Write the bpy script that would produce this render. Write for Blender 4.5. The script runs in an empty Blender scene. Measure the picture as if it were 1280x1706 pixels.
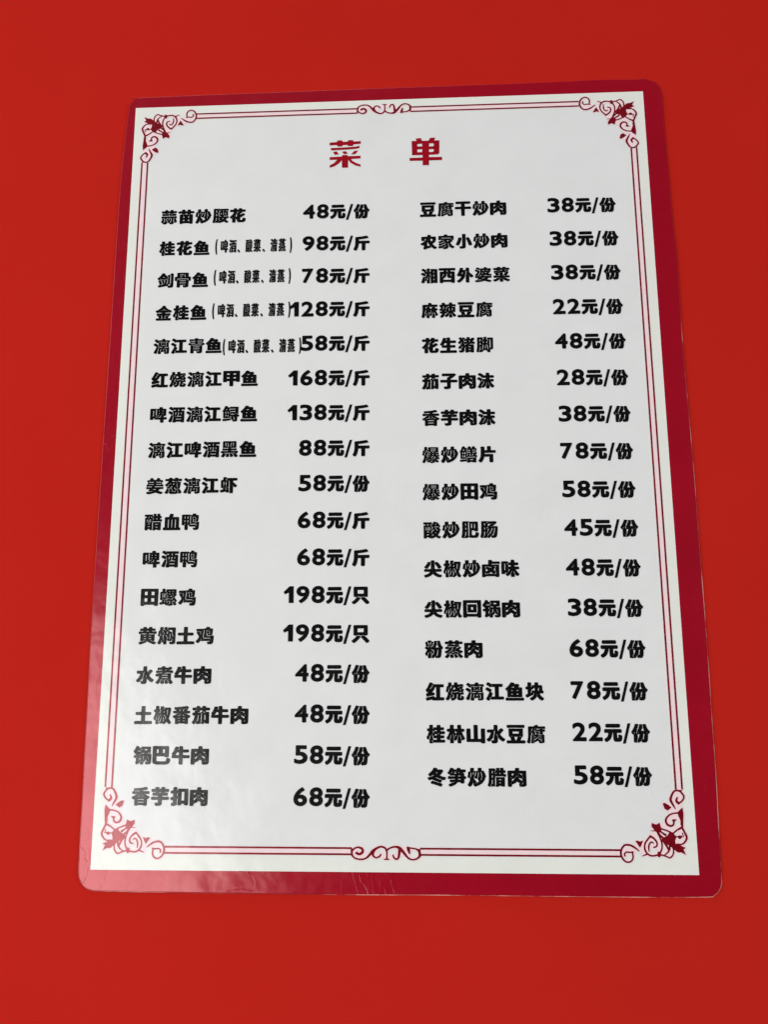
# Laminated restaurant menu card lying on a plain red tabletop.
# All card measurements are in millimetres on the card itself (origin at the
# centre of the white panel, X right, Y up); MM turns them into metres.
import bpy, math, random
import numpy as np
from mathutils import Vector, Matrix
from mathutils.geometry import delaunay_2d_cdt

random.seed(4)
MM = 0.001
scene = bpy.context.scene
col = scene.collection

# ------------------------------------------------------------------ camera
cam_d = bpy.data.cameras.new("camera")
cam = bpy.data.objects.new("camera", cam_d)
col.objects.link(cam)
cam_d.sensor_fit = 'VERTICAL'
cam_d.sensor_height = 24.0
cam_d.lens = 24.0 * 1203.83 / 1706.0
cam_d.clip_start = 0.01
cam_d.clip_end = 50
cam.matrix_world = Matrix.Translation((0.012135, -0.091413, 0.355450)) @ Matrix((
    (0.9991737, 0.0107029, 0.0392102),
    (-0.0040046, 0.9859358, -0.1670764),
    (-0.0404469, 0.1667813, 0.9851640))).to_4x4()
scene.camera = cam

# ------------------------------------------------------------------- world
world = bpy.data.worlds.new("World")
scene.world = world
world.use_nodes = True
wn = world.node_tree.nodes
wn["Background"].inputs[0].default_value = (0.93, 0.96, 1.0, 1)
wn["Background"].inputs[1].default_value = 0.04

# ------------------------------------------------------------------- lamps
def area(name, direction, dist, size_x, size_y, power, colour, target=(0, 0, 0)):
    d = bpy.data.lights.new(name, 'AREA')
    d.shape = 'RECTANGLE'
    d.size, d.size_y = size_x, size_y
    d.energy = power
    d.color = colour
    o = bpy.data.objects.new(name, d)
    v = Vector(direction).normalized()
    o.location = Vector(target) + v * dist
    o.rotation_euler = v.to_track_quat('Z', 'Y').to_euler()
    col.objects.link(o)
    return o

# unseen soft lamps, added at both sides and behind to light the card evenly
area("left_fill", (-0.86, 0.30, 0.42), 2.6, 1.6, 1.4, 36, (1.0, 0.985, 0.96))
area("right_fill", (0.88, 0.10, 0.46), 3.4, 1.6, 1.4, 63, (0.97, 0.985, 1.0))
area("back_fill", (-0.25, 0.97, 0.16), 3.4, 2.0, 1.0, 42, (1.0, 1.0, 1.0))
# the lamp whose soft reflection washes over the card's lower left corner
area("reflected_lamp", (-0.53, -0.30, 0.80), 1.5, 0.92, 0.92, 14.0, (1.0, 0.98, 0.95), (-0.12, -0.15, 0))

vs = scene.view_settings
vs.view_transform = 'Standard'
vs.look = 'None'
vs.exposure = 0
vs.gamma = 1
vs.use_curve_mapping = False

# --------------------------------------------------------------- materials
def nd(t, kind, **kw):
    n = t.nodes.new(kind)
    for k, v in kw.items():
        setattr(n, k, v)
    return n

def film_group():
    """Relief of the plastic film: faint ripples, trapped bubbles, creases."""
    g = bpy.data.node_groups.new("film_relief", 'ShaderNodeTree')
    g.interface.new_socket("Normal", in_out='OUTPUT', socket_type='NodeSocketVector')
    g.interface.new_socket("Rough", in_out='OUTPUT', socket_type='NodeSocketFloat')
    out = nd(g, 'NodeGroupOutput')
    geo = nd(g, 'ShaderNodeNewGeometry')
    L = g.links.new
    n1 = nd(g, 'ShaderNodeTexNoise'); n1.inputs['Scale'].default_value = 38; n1.inputs['Detail'].default_value = 3
    n2 = nd(g, 'ShaderNodeTexNoise'); n2.inputs['Scale'].default_value = 260; n2.inputs['Detail'].default_value = 4
    mp = nd(g, 'ShaderNodeMapping'); mp.inputs['Scale'].default_value = (1.0, 0.6, 1); mp.inputs['Rotation'].default_value = (0, 0, 0.35)
    n3 = nd(g, 'ShaderNodeTexNoise'); n3.inputs['Scale'].default_value = 42; n3.inputs['Detail'].default_value = 2; n3.inputs['Distortion'].default_value = 2.4
    L(geo.outputs['Position'], mp.inputs[0]); L(mp.outputs[0], n3.inputs['Vector'])
    for n in (n1, n2):
        L(geo.outputs['Position'], n.inputs['Vector'])
    # creases: thin ridges along the noise's mid level, only where a second mask is high
    sub = nd(g, 'ShaderNodeMath', operation='SUBTRACT'); sub.inputs[1].default_value = 0.5
    ab = nd(g, 'ShaderNodeMath', operation='ABSOLUTE')
    mr = nd(g, 'ShaderNodeMapRange'); mr.inputs[1].default_value = 0.0; mr.inputs[2].default_value = 0.022; mr.inputs[3].default_value = 1; mr.inputs[4].default_value = 0
    mr.interpolation_type = 'SMOOTHSTEP'
    L(n3.outputs[0], sub.inputs[0]); L(sub.outputs[0], ab.inputs[0]); L(ab.outputs[0], mr.inputs[0])
    mk = nd(g, 'ShaderNodeTexNoise'); mk.inputs['Scale'].default_value = 16; mk.inputs['Detail'].default_value = 1
    L(geo.outputs['Position'], mk.inputs['Vector'])
    mm = nd(g, 'ShaderNodeMapRange'); mm.inputs[1].default_value = 0.52; mm.inputs[2].default_value = 0.66
    L(mk.outputs[0], mm.inputs[0])
    cr = nd(g, 'ShaderNodeMath', operation='MULTIPLY'); L(mr.outputs[0], cr.inputs[0]); L(mm.outputs[0], cr.inputs[1])
    b1 = nd(g, 'ShaderNodeBump'); b1.inputs['Strength'].default_value = 0.5; b1.inputs['Distance'].default_value = 0.0013
    b2 = nd(g, 'ShaderNodeBump'); b2.inputs['Strength'].default_value = 0.25; b2.inputs['Distance'].default_value = 0.00006
    b3 = nd(g, 'ShaderNodeBump'); b3.inputs['Strength'].default_value = 0.32; b3.inputs['Distance'].default_value = 0.00012
    L(n1.outputs[0], b1.inputs['Height']); L(n2.outputs[0], b2.inputs['Height']); L(cr.outputs[0], b3.inputs['Height'])
    L(b1.outputs[0], b2.inputs['Normal']); L(b2.outputs[0], b3.inputs['Normal'])
    L(b3.outputs[0], out.inputs['Normal'])
    rr = nd(g, 'ShaderNodeMapRange'); rr.inputs[1].default_value = 0.3; rr.inputs[2].default_value = 0.7; rr.inputs[3].default_value = FILM_ROUGH - 0.03; rr.inputs[4].default_value = FILM_ROUGH + 0.03
    L(n2.outputs[0], rr.inputs[0]); L(rr.outputs[0], out.inputs['Rough'])
    return g

FILM_ROUGH = 0.19
FILM = film_group()

def laminated(name, rgb, var=0.03, scale=60.0):
    m = bpy.data.materials.new(name)
    m.use_nodes = True
    t = m.node_tree
    b = t.nodes["Principled BSDF"]
    b.inputs['Roughness'].default_value = 0.6
    b.inputs['Specular IOR Level'].default_value = 0.0
    b.inputs['Coat Weight'].default_value = 1.0
    b.inputs['Coat IOR'].default_value = 1.5
    f = nd(t, 'ShaderNodeGroup'); f.node_tree = FILM
    t.links.new(f.outputs['Normal'], b.inputs['Coat Normal'])
    t.links.new(f.outputs['Normal'], b.inputs['Normal'])
    t.links.new(f.outputs['Rough'], b.inputs['Coat Roughness'])
    geo = nd(t, 'ShaderNodeNewGeometry')
    n = nd(t, 'ShaderNodeTexNoise'); n.inputs['Scale'].default_value = scale; n.inputs['Detail'].default_value = 5
    t.links.new(geo.outputs['Position'], n.inputs['Vector'])
    r = nd(t, 'ShaderNodeMapRange'); r.inputs[1].default_value = 0.25; r.inputs[2].default_value = 0.75
    r.inputs[3].default_value = 1 - var; r.inputs[4].default_value = 1 + var
    t.links.new(n.outputs[0], r.inputs[0])
    mx = nd(t, 'ShaderNodeVectorMath', operation='SCALE'); mx.inputs[0].default_value = rgb
    t.links.new(r.outputs[0], mx.inputs['Scale'])
    t.links.new(mx.outputs[0], b.inputs['Base Color'])
    return m

M_CRIMSON = laminated("crimson_print", (0.350, 0.0015, 0.014), 0.10, 22)
M_PAPER = laminated("white_paper", (1, 1, 1), 0.022, 45)
def margin_tint(m):
    """Paper printed cool white inside, its margin outside the rules creamier."""
    t = m.node_tree
    geo = nd(t, 'ShaderNodeNewGeometry')
    a = nd(t, 'ShaderNodeVectorMath', operation='ABSOLUTE')
    n = nd(t, 'ShaderNodeTexNoise'); n.inputs['Scale'].default_value = 60; n.inputs['Detail'].default_value = 3
    x = nd(t, 'ShaderNodeSeparateXYZ')
    sx = nd(t, 'ShaderNodeMath', operation='SUBTRACT'); sx.inputs[0].default_value = 0.140
    sy = nd(t, 'ShaderNodeMath', operation='SUBTRACT'); sy.inputs[0].default_value = 0.199
    mn = nd(t, 'ShaderNodeMath', operation='SMOOTH_MIN'); mn.inputs[2].default_value = 0.016
    ad = nd(t, 'ShaderNodeMath', operation='MULTIPLY_ADD'); ad.inputs[1].default_value = 0.006
    r = nd(t, 'ShaderNodeValToRGB')
    r.color_ramp.elements[0].position = 0.30; r.color_ramp.elements[0].color = (0.850, 0.868, 0.808, 1)
    r.color_ramp.elements[1].position = 0.62; r.color_ramp.elements[1].color = (0.822, 0.829, 0.830, 1)
    sc = nd(t, 'ShaderNodeMath', operation='MULTIPLY'); sc.inputs[1].default_value = 42
    L = t.links.new
    L(geo.outputs['Position'], a.inputs[0]); L(geo.outputs['Position'], n.inputs['Vector'])
    L(a.outputs[0], x.inputs[0]); L(x.outputs[0], sx.inputs[1]); L(x.outputs[1], sy.inputs[1])
    L(sx.outputs[0], mn.inputs[0]); L(sy.outputs[0], mn.inputs[1])
    L(n.outputs[0], ad.inputs[0]); L(mn.outputs[0], ad.inputs[2]); L(ad.outputs[0], sc.inputs[0])
    L(sc.outputs[0], r.inputs[0])
    vm = [q for q in t.nodes if q.type == 'VECT_MATH' and q.operation == 'SCALE'][0]
    L(r.outputs[0], vm.inputs[0])
margin_tint(M_PAPER)
M_INK = laminated("black_ink", (0.004, 0.004, 0.004), 0.25, 400)
M_RED = laminated("dark_red_ink", (0.190, 0.002, 0.009), 0.25, 250)
M_TITLE = laminated("title_red_ink", (0.360, 0.002, 0.012), 0.12, 150)
M_PINK = laminated("pink_ink", (0.95, 0.74, 0.77), 0.03, 150)

# heavy red ink bronzes: its own gloss under the film is red
for m_ in (M_CRIMSON, M_RED, M_TITLE):
    b_ = m_.node_tree.nodes["Principled BSDF"]
    b_.inputs['Specular IOR Level'].default_value = 1.0
    b_.inputs['Specular Tint'].default_value = (1.0, 0.06, 0.10, 1)
    b_.inputs['Roughness'].default_value = 0.30

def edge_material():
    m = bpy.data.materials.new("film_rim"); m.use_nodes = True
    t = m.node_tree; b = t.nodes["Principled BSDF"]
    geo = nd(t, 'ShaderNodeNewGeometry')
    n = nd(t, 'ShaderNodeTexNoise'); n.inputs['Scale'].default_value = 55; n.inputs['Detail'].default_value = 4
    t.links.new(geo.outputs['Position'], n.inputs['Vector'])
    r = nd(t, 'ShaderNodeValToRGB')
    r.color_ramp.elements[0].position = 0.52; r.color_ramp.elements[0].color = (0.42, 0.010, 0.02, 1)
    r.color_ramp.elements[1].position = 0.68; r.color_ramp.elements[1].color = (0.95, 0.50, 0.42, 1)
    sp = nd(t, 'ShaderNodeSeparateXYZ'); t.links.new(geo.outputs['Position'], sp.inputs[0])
    # edge glint painted into the rim colour, palest towards its lower right
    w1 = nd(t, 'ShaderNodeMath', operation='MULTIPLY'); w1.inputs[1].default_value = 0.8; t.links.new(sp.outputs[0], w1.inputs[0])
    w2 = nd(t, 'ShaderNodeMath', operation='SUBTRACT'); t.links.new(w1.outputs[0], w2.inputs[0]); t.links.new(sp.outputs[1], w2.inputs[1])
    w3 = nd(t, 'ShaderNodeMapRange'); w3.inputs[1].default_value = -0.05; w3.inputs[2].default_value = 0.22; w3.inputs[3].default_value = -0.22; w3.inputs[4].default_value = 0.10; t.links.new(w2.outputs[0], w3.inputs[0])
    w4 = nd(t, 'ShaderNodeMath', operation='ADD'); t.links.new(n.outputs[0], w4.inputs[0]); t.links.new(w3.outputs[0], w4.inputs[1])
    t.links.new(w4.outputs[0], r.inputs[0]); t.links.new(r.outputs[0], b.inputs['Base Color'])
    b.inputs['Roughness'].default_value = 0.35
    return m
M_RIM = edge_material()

def table_material():
    m = bpy.data.materials.new("matte_red_surface"); m.use_nodes = True
    t = m.node_tree; b = t.nodes["Principled BSDF"]
    b.inputs['Roughness'].default_value = 0.9
    b.inputs['Specular IOR Level'].default_value = 0.0
    geo = nd(t, 'ShaderNodeNewGeometry')
    n = nd(t, 'ShaderNodeTexNoise'); n.inputs['Scale'].default_value = 9; n.inputs['Detail'].default_value = 8; n.inputs['Roughness'].default_value = 0.6
    t.links.new(geo.outputs['Position'], n.inputs['Vector'])
    r = nd(t, 'ShaderNodeValToRGB')
    r.color_ramp.elements[0].position = 0.3; r.color_ramp.elements[0].color = (0.508, 0.0172, 0.0108, 1)
    r.color_ramp.elements[1].position = 0.7; r.color_ramp.elements[1].color = (0.532, 0.0190, 0.0122, 1)
    t.links.new(n.outputs[0], r.inputs[0]); t.links.new(r.outputs[0], b.inputs['Base Color'])
    n2 = nd(t, 'ShaderNodeTexNoise'); n2.inputs['Scale'].default_value = 1600; n2.inputs['Detail'].default_value = 3
    t.links.new(geo.outputs['Position'], n2.inputs['Vector'])
    bp = nd(t, 'ShaderNodeBump'); bp.inputs['Strength'].default_value = 0.12; bp.inputs['Distance'].default_value = 0.0002
    t.links.new(n2.outputs[0], bp.inputs['Height']); t.links.new(bp.outputs[0], b.inputs['Normal'])
    return m

# -------------------------------------------------------------------- data
LEFT = [
 ["蒜苗炒腰花",-122.07,128.37,-75.88,-44.91,129.23,-8.86,"48元/份"],
 ["桂花鱼",-122.21,109.96,-94.91,-44.64,110.7,-8.87,"98元/斤"],
 ["剑骨鱼",-122.32,91.53,-95.04,-44.36,92.13,-8.88,"78元/斤"],
 ["金桂鱼",-122.41,72.99,-95.28,-50.57,73.38,-8.9,"128元/斤"],
 ["漓江青鱼",-122.57,54.35,-86.44,-44.74,54.33,-8.91,"58元/斤"],
 ["红烧漓江甲鱼",-122.76,35.96,-66.93,-50.81,35.52,-8.93,"168元/斤"],
 ["啤酒漓江鲟鱼",-122.49,16.97,-66.76,-50.66,16.89,-8.94,"138元/斤"],
 ["漓江啤酒黑鱼",-122.57,-1.82,-66.74,-44.87,-1.81,-8.96,"88元/斤"],
 ["姜葱漓江虾",-122.53,-20.58,-75.99,-44.58,-20.12,-8.97,"58元/份"],
 ["醋血鸭",-122.49,-39.11,-94.85,-44.68,-38.94,-9.04,"68元/斤"],
 ["啤酒鸭",-122.48,-57.9,-94.98,-44.68,-57.49,-9.06,"68元/斤"],
 ["田螺鸡",-122.42,-76.83,-94.97,-50.57,-76.05,-9.1,"198元/只"],
 ["黄焖土鸡",-122.53,-95.57,-85.42,-50.68,-94.67,-9.11,"198元/只"],
 ["水煮牛肉",-122.7,-114.48,-85.91,-44.94,-113.63,-9.04,"48元/份"],
 ["土椒番茄牛肉",-122.56,-133.28,-67.26,-44.92,-132.64,-9.0,"48元/份"],
 ["锅巴牛肉",-122.04,-151.91,-85.76,-44.89,-151.5,-8.96,"58元/份"],
 ["香芋扣肉",-121.79,-170.58,-85.59,-44.82,-170.47,-8.97,"68元/份"]]
RIGHT = [
 ["豆腐干炒肉",18.23,128.71,64.1,86.27,129.15,121.75,"38元/份"],
 ["农家小炒肉",18.31,109.86,64.12,86.4,109.95,122.11,"38元/份"],
 ["湘西外婆菜",18.23,90.58,64.74,86.4,90.8,122.09,"38元/份"],
 ["麻辣豆腐",18.26,71.24,55.13,86.85,71.75,122.2,"22元/份"],
 ["花生猪脚",18.33,51.9,54.88,86.43,52.84,122.51,"48元/份"],
 ["茄子肉沫",18.07,32.39,54.91,86.8,33.31,122.56,"28元/份"],
 ["香芋肉沫",18.01,13.02,54.95,86.7,14.07,122.61,"38元/份"],
 ["爆炒鳝片",17.75,-6.3,54.52,86.77,-5.22,122.68,"78元/份"],
 ["爆炒田鸡",17.69,-25.38,54.69,86.6,-24.73,122.66,"58元/份"],
 ["酸炒肥肠",17.85,-44.56,54.4,86.61,-44.05,122.83,"45元/份"],
 ["尖椒炒卤味",17.89,-63.81,64.28,86.68,-63.54,122.73,"48元/份"],
 ["尖椒回锅肉",17.83,-83.37,63.88,86.74,-82.94,122.73,"38元/份"],
 ["粉蒸肉",17.86,-102.58,45.35,86.78,-102.29,122.61,"68元/份"],
 ["红烧漓江鱼块",17.96,-122.38,73.78,86.73,-121.86,122.39,"78元/份"],
 ["桂林山水豆腐",18.05,-141.95,73.67,86.78,-140.93,122.23,"22元/份"],
 ["冬笋炒腊肉",18.26,-161.38,64.08,86.3,-160.26,121.88,"58元/份"]]
NOTES = {1: [-92.1, 109.34, -50.57], 2: [-92.28, 91.61, -50.9], 3: [-92.46, 72.65, -50.72], 4: [-86.13, 52.54, -44.72]}
OUTLINE = [
 [-143.9,198.88],
 [-143.54,201.5],
 [-142.42,203.53],
 [-140.66,204.97],
 [-138.3,205.57],
 [-98.04,206.06],
 [-54.43,206.26],
 [-18.99,206.46],
 [25.48,206.6],
 [68.26,206.64],
 [100.93,206.95],
 [117.2,207.21],
 [136.27,206.62],
 [140.34,206.98],
 [143.98,205.95],
 [146.5,204.93],
 [148.42,202.84],
 [149.48,199.49],
 [150.02,195.07],
 [149.92,179.46],
 [150.2,158.01],
 [150.46,145.68],
 [150.61,123.13],
 [151.37,101.0],
 [151.09,77.68],
 [150.87,45.18],
 [151.23,21.42],
 [151.5,-4.9],
 [151.58,-29.09],
 [151.44,-55.65],
 [151.49,-77.29],
 [151.39,-104.06],
 [151.05,-131.5],
 [150.92,-155.58],
 [150.33,-176.51],
 [150.03,-191.92],
 [149.86,-200.04],
 [149.51,-203.32],
 [148.16,-205.98],
 [145.99,-207.63],
 [143.55,-208.3],
 [121.73,-208.61],
 [97.68,-208.66],
 [68.09,-208.66],
 [22.22,-208.61],
 [-2.68,-208.77],
 [-24.7,-208.85],
 [-60.73,-208.8],
 [-94.26,-208.68],
 [-125.24,-208.44],
 [-135.71,-208.41],
 [-139.13,-208.11],
 [-142.16,-206.86],
 [-144.35,-204.38],
 [-145.52,-200.99],
 [-145.72,-195.48],
 [-145.92,-186.23],
 [-145.93,-170.16],
 [-146.26,-145.59],
 [-146.38,-126.06],
 [-146.69,-103.28],
 [-146.8,-77.06],
 [-146.83,-47.15],
 [-146.72,-19.51],
 [-146.7,15.24],
 [-146.52,51.11],
 [-146.4,81.32],
 [-146.33,115.85],
 [-146.09,151.42],
 [-145.33,173.27],
 [-144.59,189.92]]
PANEL = [
 [-140.0,199.11],
 [140.0,199.11],
 [140.0,-199.11],
 [-140.0,-199.11]]
CORNER_STROKES = [
 [[[28.95,6.96],[30.37,6.8],[31.95,6.9],[32.93,6.06],[32.68,5.28]],[0.34,0.34,0.34,0.34,0.34]],
 [[[29.36,6.84],[29.08,4.8],[29.9,3.15],[31.62,2.58],[33.23,3.37],[34.25,4.99],[34.53,6.67],[33.91,8.47],[32.55,9.88],[30.5,9.95],[28.57,9.15],[26.29,7.5]],[0.34,0.37,0.37,0.37,0.4,0.46,0.46,0.43,0.43,0.43,0.46,0.25]],
 [[[34.57,5.07],[34.67,7.8]],[0.28,0.28]],
 [[[24.98,5.21],[23.36,5.85],[22.49,6.03]],[0.15,0.34,0.25]],
 [[[20.75,13.85],[22.23,12.23],[23.41,10.53],[23.64,8.45],[22.93,6.68],[21.29,5.5],[19.07,5.49],[17.36,6.2],[16.17,7.83],[15.73,9.91],[16.13,12.37],[17.55,15.62]],[0.4,0.4,0.37,0.4,0.43,0.4,0.37,0.46,0.37,0.37,0.37,0.37]],
 [[[20.75,13.75],[19.25,12.83],[18.04,11.22],[18.15,9.58],[19.55,9.0]],[0.53,0.43,0.4,0.37,0.31]],
 [[[21.69,7.26],[21.83,9.08],[21.3,10.63],[20.29,11.29],[19.53,10.68]],[0.22,0.37,0.37,0.34,0.22]],
 [[[17.33,5.6],[17.31,6.48]],[0.8,0.8]],
 [[[11.21,10.1],[10.71,7.81],[11.16,5.9],[12.59,4.62],[14.3,5.25],[17.36,6.13]],[0.46,0.37,0.34,0.34,0.34,0.37]],
 [[[12.22,10.14],[12.63,8.06],[13.52,6.76],[14.81,5.86]],[0.4,0.46,0.34,0.25]],
 [[[15.27,12.16],[13.73,9.84],[13.07,8.07]],[0.62,0.53,0.31]],
 [[[9.0,10.37],[6.63,10.46],[4.96,11.97],[4.47,13.52],[5.31,15.64],[6.28,17.76]],[0.4,0.34,0.43,0.49,0.49,0.46]],
 [[[6.64,13.77],[7.58,13.46],[8.22,13.69]],[0.37,0.77,0.31]],
 [[[8.21,13.55],[9.81,13.82],[10.96,14.62]],[0.22,0.34,0.46]],
 [[[6.24,15.15],[5.85,13.75]],[0.25,0.25]],
 [[[6.27,17.65],[8.37,16.62],[10.2,15.29],[11.11,14.45]],[0.56,0.37,0.34,0.4]],
 [[[7.55,23.92],[9.68,23.72],[11.84,22.83],[13.32,20.94],[12.92,19.13],[11.36,18.25],[10.0,18.89],[9.66,20.3],[8.59,20.99]],[0.4,0.34,0.37,0.46,0.53,0.46,0.4,0.4,0.19]],
 [[[8.59,20.99],[10.16,20.7]],[0.15,0.46]],
 [[[8.68,25.69],[9.48,27.19],[10.53,29.29],[10.29,30.83],[9.2,32.85],[8.05,33.7],[6.25,33.44],[5.02,32.2],[4.45,30.91],[5.3,29.29],[7.06,27.97]],[0.19,0.43,0.59,0.53,0.43,0.4,0.4,0.43,0.4,0.37,0.37]],
 [[[7.07,28.15],[8.01,29.21],[7.45,30.67]],[0.62,0.56,0.31]],
 [[[11.15,15.32],[13.25,16.26],[15.66,17.04]],[0.37,0.34,0.37]],
 [[[14.5,12.66],[16.31,14.11],[17.52,16.24]],[0.46,0.46,0.46]],
 [[[13.89,14.38],[15.58,15.48],[16.92,16.91]],[0.53,0.37,0.37]],
 [[[17.82,16.08],[20.19,16.12]],[0.25,0.15]],
 [[[5.32,33.68],[8.3,33.78]],[0.28,0.28]]]
CORNER_BLOBS = [
 [[25.71,8.87],[27.67,11.73],[26.47,11.76],[25.51,11.37],[24.2,11.89],[24.83,10.41]],
 [[5.35,5.98],[7.4,7.0],[8.51,6.93],[9.48,7.31],[10.65,8.51],[12.46,9.73],[14.43,11.26],[15.13,12.68],[14.23,13.52],[13.14,14.0],[11.81,15.87],[10.36,15.3],[9.16,13.51],[9.78,11.97],[9.71,10.57],[8.04,10.16],[5.28,8.91],[6.35,8.18]],
 [[15.9,15.49],[17.79,15.38],[18.85,16.46],[19.97,18.13],[19.72,19.5],[17.89,18.78],[16.25,19.56],[15.9,18.09],[15.49,16.86]],
 [[5.72,17.39],[6.83,18.64],[6.69,20.72],[7.47,22.47],[7.96,24.04],[6.91,25.04],[5.46,26.27],[5.2,23.78],[5.48,20.68]],
 [[10.43,26.19],[12.2,24.98],[13.5,25.71],[14.23,27.94],[13.37,28.25],[11.59,27.27]]]
SCROLL_STROKES = [
 [[[-12.47,0.38],[-11.54,0.86],[-10.36,0.47],[-9.8,-0.48],[-10.36,-1.61],[-12.07,-2.07],[-13.77,-1.31],[-14.55,-0.07],[-14.15,1.76],[-12.69,2.81],[-10.36,3.15],[-8.44,2.59],[-6.89,1.14],[-5.56,-0.4],[-4.01,-1.66],[-2.15,-2.42],[-0.61,-2.07],[0.17,-1.19],[0.49,0.25],[0.4,2.96]],[0.62,0.56,0.59,0.53,0.53,0.4,0.4,0.43,0.4,0.37,0.37,0.4,0.53,0.71,0.53,0.43,0.43,0.43,0.34,0.34]],
 [[[-0.49,3.06],[1.24,3.0]],[0.31,0.31]],
 [[[-2.14,1.04],[-2.76,1.86],[-4.0,2.32],[-5.15,1.84],[-5.55,0.64],[-5.15,-0.65]],[0.37,0.4,0.37,0.4,0.56,0.68]],
 [[[0.33,-0.78],[1.72,-1.8],[3.88,-2.43],[5.8,-1.95],[7.35,-0.35],[8.91,1.67],[10.25,2.8],[11.8,3.09],[13.5,2.55],[14.47,1.3],[14.24,-0.6],[12.84,-1.58],[11.29,-1.8],[9.28,-2.22]],[0.43,0.37,0.43,0.68,0.62,0.46,0.4,0.37,0.4,0.53,0.53,0.37,0.34,0.37]],
 [[[10.14,0.31],[9.76,-1.2],[9.38,-2.15]],[0.37,0.71,0.46]],
 [[[3.12,1.26],[3.59,2.39],[4.68,2.94],[5.45,2.15],[5.75,0.58],[5.93,-0.81]],[0.34,0.4,0.4,0.46,0.53,0.68]],
 [[[-14.55,1.32],[-14.7,-1.45]],[0.4,0.4]],
 [[[14.72,1.53],[14.45,-1.23]],[0.4,0.4]]]
TITLE = [
 [[[-30.91,173.88],[-26.89,174.09],[-26.9,174.84],[-26.16,175.09],[-24.06,175.01],[-23.81,174.12],[-20.84,174.22],[-20.85,174.77],[-20.11,175.02],[-18.07,174.95],[-17.88,174.12],[-13.88,174.26],[-13.88,172.62],[-17.88,172.41],[-18.12,171.4],[-20.83,171.49],[-21.08,172.18],[-23.79,172.14],[-24.16,171.33],[-26.5,171.41],[-27.0,172.31],[-30.89,172.17]],[[-30.32,170.59],[-22.06,170.71],[-16.83,170.95],[-14.61,171.42],[-14.61,170.05],[-16.83,169.65],[-22.06,169.35],[-30.06,169.15]],[[-29.07,168.23],[-26.98,168.43],[-25.86,166.63],[-28.07,166.43]],[[-24.08,168.2],[-22.05,168.4],[-20.87,166.87],[-23.03,166.67]],[[-17.5,168.38],[-15.35,168.65],[-16.51,166.65],[-19.15,166.27]],[[-30.83,165.09],[-24.13,165.28],[-24.13,165.82],[-23.52,166.14],[-21.3,166.07],[-20.81,165.37],[-13.99,165.42],[-13.99,163.79],[-19.26,163.56],[-18.34,162.31],[-16.19,161.02],[-13.98,160.14],[-13.98,158.86],[-16.8,159.69],[-19.26,161.26],[-20.8,163.34],[-20.78,158.47],[-24.09,158.58],[-24.11,163.11],[-26.0,161.01],[-28.14,159.52],[-30.78,158.73],[-30.79,160.15],[-28.46,161.43],[-26.63,163.4],[-30.82,163.47]]],
 [[[16.15,174.73],[18.97,174.97],[19.56,173.25],[23.05,173.26],[24.11,175.0],[26.8,175.04],[26.1,173.29],[28.97,173.26],[28.85,165.61],[27.98,164.83],[25.67,164.77],[23.23,164.72],[23.21,163.37],[30.27,163.27],[30.23,161.39],[23.18,161.35],[23.14,158.53],[19.74,158.64],[19.78,161.33],[12.71,161.42],[12.73,163.18],[19.8,163.21],[19.82,164.7],[14.09,164.75],[13.93,173.3],[16.63,173.35]],[[16.97,171.43],[19.66,171.48],[19.64,169.92],[16.96,169.94]],[[16.94,168.18],[19.62,168.22],[19.6,166.46],[16.91,166.42]],[[23.33,171.55],[25.65,171.54],[26.13,170.78],[25.74,169.78],[23.3,169.79]],[[23.28,168.03],[25.6,168.09],[26.07,167.33],[25.45,166.4],[23.26,166.41]]]]

# ------------------------------------------------------------ flat shapes
TOP = 0.9          # thickness of the laminated board
Z_CREAM, Z_PINK, Z_PRINT = TOP + 0.05, TOP + 0.12, TOP + 0.16

def link_mesh(name, verts, faces, mat, parent=None):
    me = bpy.data.meshes.new(name)
    me.from_pydata([tuple(c * MM for c in v) for v in verts], [], faces)
    me.materials.append(mat)
    me.update()
    o = bpy.data.objects.new(name, me)
    col.objects.link(o)
    if parent is not None:
        o.parent = parent
    return o

def simplify(loop, tol):
    """Ramer-Douglas-Peucker on a closed loop (array n x 2)."""
    n = len(loop)
    if n < 6:
        return loop
    far = int(np.argmax(((loop - loop[0]) ** 2).sum(1)))
    keep = {0, far}
    stack = [(0, far), (far, n)]
    ext = np.vstack([loop, loop[:1]])
    while stack:
        a, b = stack.pop()
        if b - a < 2:
            continue
        p, q = ext[a], ext[b]
        d = q - p
        L = math.hypot(d[0], d[1])
        s = ext[a + 1:b] - p
        dist = np.abs(s[:, 0] * d[1] - s[:, 1] * d[0]) / L if L > 1e-12 else np.hypot(s[:, 0], s[:, 1])
        k = int(np.argmax(dist))
        if dist[k] > tol:
            keep.add((a + 1 + k) % n)
            stack += [(a, a + 1 + k), (a + 1 + k, b)]
    return loop[sorted(keep)]

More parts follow.
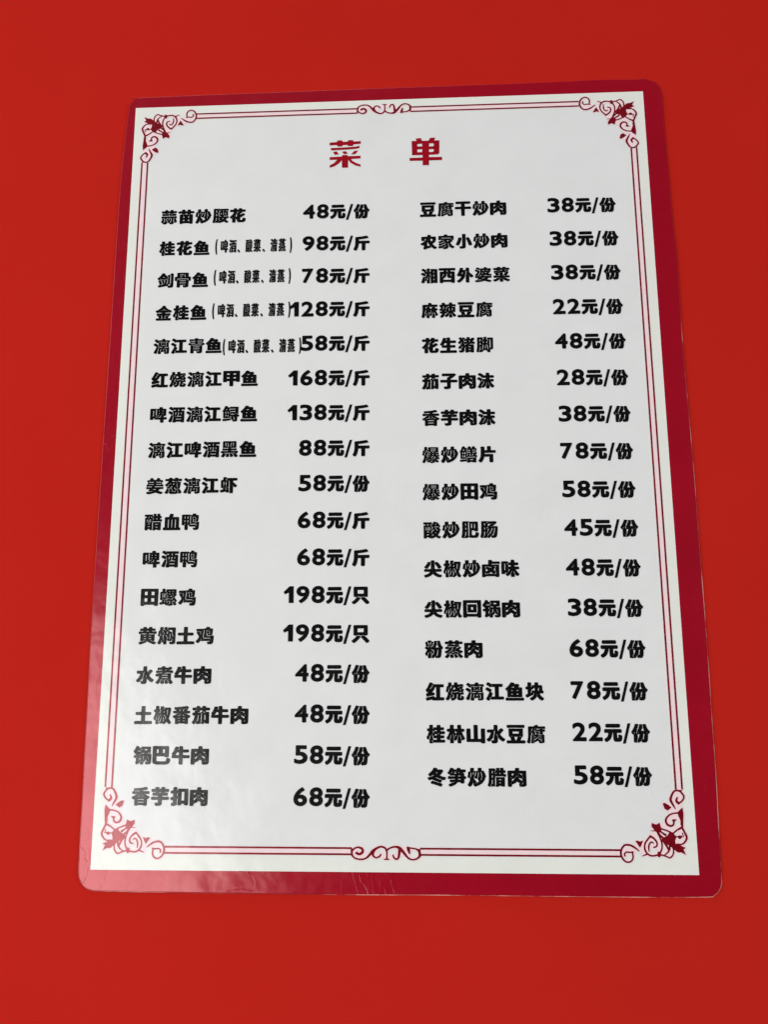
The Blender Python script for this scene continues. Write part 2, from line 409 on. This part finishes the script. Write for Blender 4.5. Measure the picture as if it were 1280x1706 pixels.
def contours(F, level, x0, y0, h):
    """Closed outlines where F falls below the level (marching squares)."""
    G = F - level
    G[0, :] = G[-1, :] = 1; G[:, 0] = G[:, -1] = 1
    G[G == 0] = 1e-9
    ins = G < 0
    c = (ins[:-1, :-1] * 1 + ins[:-1, 1:] * 2 + ins[1:, 1:] * 4 + ins[1:, :-1] * 8)
    ys, xs = np.nonzero((c > 0) & (c < 15))
    nxt = {}
    # edges: 0 bottom, 1 right, 2 top, 3 left; inside kept on the left
    table = {1: [(0, 3)], 2: [(1, 0)], 3: [(1, 3)], 4: [(2, 1)], 5: [(0, 3), (2, 1)], 6: [(2, 0)],
             7: [(2, 3)], 8: [(3, 2)], 9: [(0, 2)], 10: [(1, 0), (3, 2)], 11: [(1, 2)], 12: [(3, 1)],
             13: [(0, 1)], 14: [(3, 0)]}
    def key(e, y, x):
        return (0, y, x) if e == 0 else (0, y + 1, x) if e == 2 else (1, y, x) if e == 3 else (1, y, x + 1)
    for y, x in zip(ys.tolist(), xs.tolist()):
        for a, b in table[int(c[y, x])]:
            nxt[key(a, y, x)] = key(b, y, x)
    def pt(k):
        t, y, x = k
        if t == 0:
            a, b = G[y, x], G[y, x + 1]
            return (x0 + (x + a / (a - b)) * h, y0 + y * h)
        a, b = G[y, x], G[y + 1, x]
        return (x0 + x * h, y0 + (y + a / (a - b)) * h)
    loops = []
    while nxt:
        s = next(iter(nxt)); k = s; L = []
        while k in nxt:
            L.append(pt(k)); k = nxt.pop(k)
        if len(L) > 4:
            loops.append(np.array(L))
    return loops

def seg_dist(gx, gy, A, B, ra=None, rb=None):
    """Smallest distance from grid points to capsules A-B (minus their radius)."""
    out = np.full(gx.shape, 1e9)
    for i in range(len(A)):
        ax, ay = A[i]; bx, by = B[i]
        dx, dy = bx - ax, by - ay
        L2 = dx * dx + dy * dy
        t = np.clip(((gx - ax) * dx + (gy - ay) * dy) / L2, 0, 1) if L2 > 1e-12 else 0.0
        d = np.hypot(gx - ax - t * dx, gy - ay - t * dy)
        if ra is not None:
            d = d - (ra[i] + (rb[i] - ra[i]) * t)
        np.minimum(out, d, out=out)
    return out

def inside_tris(gx, gy, tris):
    ins = np.zeros(gx.shape, bool)
    xs, ys = gx[0], gy[:, 0]
    for (x1, y1), (x2, y2), (x3, y3) in tris:
        i0, i1 = np.searchsorted(xs, (min(x1, x2, x3), max(x1, x2, x3)))
        j0, j1 = np.searchsorted(ys, (min(y1, y2, y3), max(y1, y2, y3)))
        if i1 <= i0 or j1 <= j0:
            continue
        X = gx[j0:j1, i0:i1]; Y = gy[j0:j1, i0:i1]
        a = (x2 - x1) * (Y - y1) - (y2 - y1) * (X - x1)
        b = (x3 - x2) * (Y - y2) - (y3 - y2) * (X - x2)
        c = (x1 - x3) * (Y - y3) - (y1 - y3) * (X - x3)
        ins[j0:j1, i0:i1] |= ((a >= 0) & (b >= 0) & (c >= 0)) | ((a <= 0) & (b <= 0) & (c <= 0))
    return ins

def inside_poly(gx, gy, poly):
    ins = np.zeros(gx.shape, bool)
    n = len(poly)
    for i in range(n):
        (x1, y1), (x2, y2) = poly[i], poly[(i + 1) % n]
        if y1 == y2:
            continue
        ins ^= ((y1 > gy) != (y2 > gy)) & (gx < (x2 - x1) * (gy - y1) / (y2 - y1) + x1)
    return ins

def fill(loops):
    """Triangulate outlines with holes -> (verts2d, faces), faces looking up."""
    vs_, es = [], []
    for L in loops:
        n0, m = len(vs_), len(L)
        vs_ += [Vector((float(p[0]), float(p[1]))) for p in L]
        es += [(n0 + i, n0 + (i + 1) % m) for i in range(m)]
    ov, _, of, *_ = delaunay_2d_cdt(vs_, es, [], 0, 1e-6)
    flat = [(v[0], v[1]) for v in ov]
    cx = np.array([[sum(flat[i][0] for i in t) / 3 for t in of]])
    cy = np.array([[sum(flat[i][1] for i in t) / 3 for t in of]])
    ins = np.zeros(cx.shape, bool)
    for L in loops:
        ins ^= inside_poly(cx, cy, [(float(p[0]), float(p[1])) for p in L])
    faces = []
    for t, k in zip(of, ins[0]):
        (x1, y1), (x2, y2), (x3, y3) = (flat[i] for i in t)
        ar = (x2 - x1) * (y3 - y1) - (y2 - y1) * (x3 - x1)
        if k and abs(ar) > 1e-9:
            faces.append(tuple(t) if ar > 0 else (t[0], t[2], t[1]))
    return flat, faces

# --------------------------------------------------------------- lettering
_raw = {}
def raw_glyph(ch):
    """Outline edges and triangles of one character of Blender's own font."""
    if ch not in _raw:
        cu = bpy.data.curves.new("glyph", 'FONT')
        cu.body = ch
        cu.resolution_u = 4
        cu.fill_mode = 'FRONT'
        ob = bpy.data.objects.new("glyph", cu)
        col.objects.link(ob)
        dg = bpy.context.evaluated_depsgraph_get()
        me = ob.evaluated_get(dg).to_mesh()
        me.calc_loop_triangles()
        co = np.array([v.co[:2] for v in me.vertices])
        tr = [tuple(t.vertices) for t in me.loop_triangles]
        ob.evaluated_get(dg).to_mesh_clear()
        bpy.data.objects.remove(ob); bpy.data.curves.remove(cu)
        # weld equal points so that boundary edges are found
        idx = {}; mp = []
        for p in co:
            mp.append(idx.setdefault((round(float(p[0]), 5), round(float(p[1]), 5)), len(idx)))
        pts = np.array(list(idx.keys()))
        cnt = {}
        for t in tr:
            t = [mp[i] for i in t]
            for a, b in ((t[0], t[1]), (t[1], t[2]), (t[2], t[0])):
                if a != b:
                    k = (min(a, b), max(a, b)); cnt[k] = cnt.get(k, 0) + 1
        edges = [k for k, n in cnt.items() if n == 1]
        _raw[ch] = (pts, edges, [[mp[i] for i in t] for t in tr])
    return _raw[ch]

_gl = {}
def heavy_glyph(ch, w, hgt, bx, by, gap, dense=True):
    """The character thickened by bx / by mm and fitted to a w x hgt mm box."""
    k = (ch, w, hgt, bx, by)
    if k in _gl:
        return _gl[k]
    pts, edges, tris = raw_glyph(ch)
    if dense:
        # the busier the character, the less its strokes can swell
        per = sum(float(np.hypot(*(pts[a] - pts[b]))) for a, b in edges)
        s_ = min(1.0, max(0.0, (per - 8.0) / 5.0))
        bx *= 1.05 - 0.20 * s_; by *= 1.12 - 0.30 * s_; gap += 0.08 * s_
    mn, mx = pts.min(0), pts.max(0)
    sx = (w - 2 * bx) / (mx[0] - mn[0]); sy = (hgt - 2 * by) / (mx[1] - mn[1])
    p = (pts - mn) * (sx, sy) + (bx, by)
    # work in units where the thickening is 1 in both directions
    q = p / (bx, by)
    W, H = w / bx, hgt / by
    step = max(W, H) / 130
    gx, gy = np.meshgrid(np.arange(-3 * step, W + 4 * step, step), np.arange(-3 * step, H + 4 * step, step))
    A = [q[a] for a, b in edges]; B = [q[b] for a, b in edges]
    D = seg_dist(gx, gy, A, B)
    ins = inside_tris(gx, gy, [(q[a], q[b], q[c]) for a, b, c in tris])
    D[ins] *= -1
    # keep narrow counters open
    r = max(1, int(round(0.55 / step)))
    mxf = D.copy()
    for _ in range(r):
        t = mxf.copy()
        t[1:] = np.maximum(t[1:], mxf[:-1]); t[:-1] = np.maximum(t[:-1], mxf[1:])
        t2 = t.copy()
        t2[:, 1:] = np.maximum(t2[:, 1:], t[:, :-1]); t2[:, :-1] = np.maximum(t2[:, :-1], t[:, 1:])
        mxf = t2
    T = np.clip(mxf - gap, 0.12, 1.0)
    for _ in range(2):
        T[1:-1, 1:-1] = (T[1:-1, 1:-1] * 4 + T[:-2, 1:-1] + T[2:, 1:-1] + T[1:-1, :-2] + T[1:-1, 2:]) / 8
    loops = contours(D - T, 0.0, -3 * step, -3 * step, step)
    loops = [simplify(L, step * 0.22) for L in loops]
    loops = [L * (bx, by) for L in loops if len(L) >= 3]
    _gl[k] = fill(loops)
    return _gl[k]

class Print:
    """Collects flat shapes of one printed word into one mesh."""
    def __init__(s):
        s.v, s.f = [], []
    def add(s, vf, x, y, z=Z_PRINT):
        n = len(s.v)
        s.v += [(a + x, b + y, z) for a, b in vf[0]]
        s.f += [tuple(i + n for i in t) for t in vf[1]]
    def build(s, name, mat, parent, label=None):
        o = link_mesh(name, s.v, s.f, mat, parent)
        if label:
            o["label"] = label
        return o

def dish_name(text, x0, y0, x1, parent):
    p = Print()
    y0 -= 0.10 + 0.0018 * y0
    n = len(text)
    pitch = (x1 - x0 + 0.80) / n
    w = round(pitch - 0.62, 1)
    for i, ch in enumerate(text):
        hgt = 8.5
        p.add(heavy_glyph(ch, w, hgt, 0.60, 0.38, 0.27), x0 - 0.35 + i * pitch, y0 - 0.3)
    return p.build("dish_name", M_INK, parent, "printed dish name reading " + text)

def price(text, x0, y0, x1, parent):
    p = Print()
    u = 36.35 / 357.0
    y0 -= 0.16 + 0.0015 * y0
    digits, unit = text.split("元/")
    x = x1 - 87 * u
    p.add(heavy_glyph(unit, 8.7, 8.6, 0.64, 0.46, 0.30), x, y0 - 0.75)
    x = x1 - 122 * u
    slash([(x + 0.1, y0 - 1.2), (x + 2.75, y0 + 8.0)], 0.68, p)
    x = x1 - 211 * u
    p.add(heavy_glyph("元", 8.4, 8.3, 0.60, 0.54, 0.3), x, y0 - 0.5)
    x = x1 - (357 - 74 * 2) * u
    for d in reversed(digits):
        x -= 73.5 * u
        if d == "1":
            one = [(0, 5.35), (2.9, 8.2), (5.0, 8.2), (5.0, 0), (2.6, 0), (2.6, 5.05), (0.75, 4.25)]
            p.add(fill([np.array(one)]), x + 1.25, y0 + 0.05)
        else:
            w = 6.5 if d != "7" else 6.0
            h = 8.3 if d in "47" else 8.55
            p.add(heavy_glyph(d, w, h, 0.42, 0.42, 0.3, False), x + 0.1, y0 - (0.05 if d in "47" else 0.15))
    return p.build("price", M_INK, parent, "printed price reading " + text)

def slash(line, r, p):
    (ax, ay), (bx, by) = line
    c = 0.25
    V = [(ax - r, ay), (ax + r, ay), (bx + r, by), (bx - r, by)]
    p.add((V, [(0, 1, 2), (0, 2, 3)]), 0, 0)

def cooking_note(x0, y0, x1, parent):
    p = Print()
    u = (x1 - x0) / 410.0
    v = 0.108
    cells = [("啤", 29, 43), ("酒", 74, 43), ("酸", 162, 41), ("菜", 204, 43), ("清", 294, 41), ("蒸", 337, 43)]
    for ch, a, w in cells:
        p.add(heavy_glyph(ch, round((w - 3) * u, 2), 7.5, 0.40, 0.23, 0.24), x0 + a * u, y0 + 1.0)
    for a in (119, 252):
        p.add(heavy_glyph("、", 1.45, 1.9, 0.32, 0.32, 0.3), x0 + a * u, y0 + 0.9)
    p.add(heavy_glyph("(", 1.25, 9.0, 0.27, 0.2, 0.3), x0, y0)
    p.add(heavy_glyph(")", 1.25, 9.0, 0.27, 0.2, 0.3), x1 - 1.3, y0)
    return p.build("cooking_note", M_INK, parent, "condensed note in brackets reading 啤酒、酸菜、清蒸")

# ---------------------------------------------------------------- ornament
def smooth(pts, rad, k=5):
    P = [np.array(p, float) for p in pts]
    if len(P) < 3:
        return P, list(rad)
    o, r = [], []
    for i in range(len(P) - 1):
        a, b, c, d = P[max(i - 1, 0)], P[i], P[i + 1], P[min(i + 2, len(P) - 1)]
        for j in range(k):
            t = j / k
            o.append(0.5 * (2 * b + (c - a) * t + (2 * a - 5 * b + 4 * c - d) * t * t + (3 * b - a - 3 * c + d) * t ** 3))
            r.append(rad[i] + (rad[i + 1] - rad[i]) * t)
    o.append(P[-1]); r.append(rad[-1])
    return o, r

def ornament_shape(strokes, blobs, fy=1):
    allp = [p for s, _ in strokes for p in s] + [p for b in blobs for p in b]
    x = [p[0] for p in allp]; y = [p[1] * fy for p in allp]
    h = 0.11
    gx, gy = np.meshgrid(np.arange(min(x) - 1.8, max(x) + 1.8, h), np.arange(min(y) - 1.8, max(y) + 1.8, h))
    A, B, ra, rb = [], [], [], []
    for pts, rad in strokes:
        P, R = smooth([(a, b * fy) for a, b in pts], rad)
        for i in range(len(P) - 1):
            A.append(P[i]); B.append(P[i + 1]); ra.append(R[i]); rb.append(R[i + 1])
    D = seg_dist(gx, gy, A, B, ra, rb)
    for b in blobs:
        b = [(p[0], p[1] * fy) for p in b]
        d = seg_dist(gx, gy, b, b[1:] + b[:1])
        d[inside_poly(gx, gy, b)] *= -1
        D = np.minimum(D, d - 0.05)
    x0, y0 = gx[0, 0], gy[0, 0]
    red = fill([simplify(L, 0.02) for L in contours(D.copy(), 0.0, x0, y0, h)])
    # the pink print fills in between the strokes: close gaps, then shrink back
    A, B = [], []
    for L in contours(D.copy(), 1.25, x0, y0, h):
        L = simplify(L, 0.05)
        A += list(L); B += list(np.roll(L, -1, 0))
    E = seg_dist(gx, gy, A, B)
    E[D < 1.25] *= -1
    pink = fill([simplify(L, 0.04) for L in contours(E, -0.85, x0, y0, h)])
    return red, pink

def mirrored(vf, sx, sy):
    v = [(a * sx, b * sy) for a, b in vf[0]]
    f = [t if sx * sy > 0 else (t[0], t[2], t[1]) for t in vf[1]]
    return v, f

# ============================================================== the setting
S = 1500
table = link_mesh("tabletop", [(-S, -S, 0), (S, -S, 0), (S, S, 0), (-S, S, 0)], [(0, 1, 2, 3)], table_material())
table["kind"] = "structure"

# ============================================================ the menu card
card = bpy.data.objects.new("menu_card", None)
card.empty_display_size = 0.05
col.objects.link(card)
card["label"] = "white laminated menu card with crimson border and two columns of black text"
card["category"] = "menu"

# board: the printed crimson sheet with its thickness and softened rim
def offset_in(pts, d):
    n = len(pts); out = []
    for i in range(n):
        a, b = np.array(pts[i - 1]), np.array(pts[(i + 1) % n])
        t = b - a; t = t / np.hypot(*t)
        out.append((pts[i][0] + t[1] * d, pts[i][1] - t[0] * d))
    return out
P, _ = smooth([tuple(p) for p in OUTLINE + OUTLINE[:1]], [0] * (len(OUTLINE) + 1), 3)
ring = [tuple(p) for p in P[:-1]]            # runs clockwise
inner = offset_in(ring, 0.30)
n = len(ring)
V = [(x, y, 0.02) for x, y in ring] + [(x, y, TOP - 0.3) for x, y in ring] + [(x, y, TOP) for x, y in inner]
F = [(i, n + i, n + (i + 1) % n, (i + 1) % n) for i in range(n)] + \
    [(n + i, 2 * n + i, 2 * n + (i + 1) % n, n + (i + 1) % n) for i in range(n)]
tv, tf = fill([np.array(inner)])
F += [tuple(2 * n + k for k in t) for t in tf]
board = link_mesh("crimson_board", V, F, M_CRIMSON, card)
# the clear film's cut edge: a thin welt that stands just proud of the board
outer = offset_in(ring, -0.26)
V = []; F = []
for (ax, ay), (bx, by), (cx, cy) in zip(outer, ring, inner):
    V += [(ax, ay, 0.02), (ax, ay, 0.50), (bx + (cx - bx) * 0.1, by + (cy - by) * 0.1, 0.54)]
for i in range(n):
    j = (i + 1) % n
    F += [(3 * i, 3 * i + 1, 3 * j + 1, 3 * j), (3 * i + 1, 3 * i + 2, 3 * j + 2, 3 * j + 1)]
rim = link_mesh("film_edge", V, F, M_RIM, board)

(tlx, tly), (trx, try_), (brx, bry), (blx, bly) = PANEL
panel = link_mesh("white_panel", [(blx, bly, Z_CREAM), (brx, bry, Z_CREAM), (trx, try_, Z_CREAM), (tlx, tly, Z_CREAM)], [(0, 1, 2, 3)], M_PAPER, card)

# double rules with their pink filling
def bar(p, x0, y0, x1, y1, w, z=Z_PRINT):
    dx, dy = x1 - x0, y1 - y0
    L = math.hypot(dx, dy); nx, ny = -dy / L * w / 2, dx / L * w / 2
    p.add(([(x0 - nx, y0 - ny), (x1 - nx, y1 - ny), (x1 + nx, y1 + ny), (x0 + nx, y0 + ny)], [(0, 1, 2), (0, 2, 3)]), 0, 0, z)
YTO, YTI, YBO, YBI = 194.1, 191.4, -191.45, -188.75
runs = [((-105.3, YTO), (-15.6, YTO), (-105.3, YTI), (-15.6, YTI)),
        ((13.4, YTO), (105.0, YTO), (13.4, YTI), (105.0, YTI)),
        ((-105.3, YBO), (-17.6, YBO), (-105.3, YBI), (-17.6, YBI)),
        ((14.0, YBO), (105.4, YBO), (14.0, YBI), (105.4, YBI)),
        ((-134.7, 165.0), (-135.1, -162.3), (-131.55, 165.0), (-131.95, -162.3)),
        ((134.5, 165.0), (135.0, -162.3), (131.65, 165.0), (132.15, -162.3))]
for a, b, c, d in runs:
    p = Print()
    bar(p, *a, *b, 0.84, Z_PRINT - 0.02); bar(p, *c, *d, 0.84, Z_PRINT - 0.02)
    r = p.build("border_rule", M_RED, card)
    q = Print()
    mx0, my0, mx1, my1 = (a[0] + c[0]) / 2, (a[1] + c[1]) / 2, (b[0] + d[0]) / 2, (b[1] + d[1]) / 2
    bar(q, mx0, my0, mx1, my1, abs(a[0] - c[0]) + abs(a[1] - c[1]) + 1.05, Z_PINK - 0.02)
    q.build("pink_fill", M_PINK, r)

# corner flourishes: traced once in the card's top left corner, mirrored to the others
CS = [([(a, -b) for a, b in s], w) for s, w in CORNER_STROKES]
CB = [[(a, -b) for a, b in q] for q in CORNER_BLOBS]
red, pink = ornament_shape(CS, CB)
for (cx, cy), sx, sy in (((tlx, tly), 1, 1), ((trx, try_), -1, 1), ((brx, bry), -1, -1), ((blx, bly), 1, -1)):
    if sy < 0:
        cy += 2.65
    p = Print(); p.add(mirrored(red, sx, sy), cx, cy)
    o = p.build("corner_flourish", M_RED if sy > 0 else M_RED, card)
    p = Print(); p.add(mirrored(pink, sx, sy), cx, cy, Z_PINK)
    p.build("pink_fill", M_PINK, o)
for (cx, cy), sy in (((-1.1, (YTO + YTI) / 2 + 0.35), 1), ((-1.8, (YBO + YBI) / 2 - 0.35), -1)):
    red2, pink2 = ornament_shape(SCROLL_STROKES, [])
    sc = 1.0 if sy > 0 else 1.08
    p = Print(); p.add(([(a * sc, b) for a, b in mirrored(red2, 1, sy)[0]], mirrored(red2, 1, sy)[1]), cx, cy)
    o = p.build("centre_scroll", M_RED, card)
    p = Print(); p.add(([(a * sc, b) for a, b in mirrored(pink2, 1, sy)[0]], mirrored(pink2, 1, sy)[1]), cx, cy, Z_PINK)
    p.build("pink_fill", M_PINK, o)

# title
cai, dan = TITLE
p = Print()
for q in cai:
    p.add(fill([np.array(q)]), 0, 0)
p.build("title_character", M_TITLE, card, "large dark red title character 菜")
p = Print()
p.add(fill([np.array(q) for q in dan]), 0, 0)
p.build("title_character", M_TITLE, card, "large dark red title character 单")

# the two columns of dishes
for k, (text, x0, y0, x1, px0, py0, px1, ptext) in enumerate(LEFT):
    d = dish_name(text, x0, y0, x1, card)
    if k in NOTES:
        cooking_note(*NOTES[k], d)
    price(ptext, px0, py0, px1, card)
for text, x0, y0, x1, px0, py0, px1, ptext in RIGHT:
    dish_name(text, x0, y0, x1, card)
    price(ptext, px0, py0, px1, card)
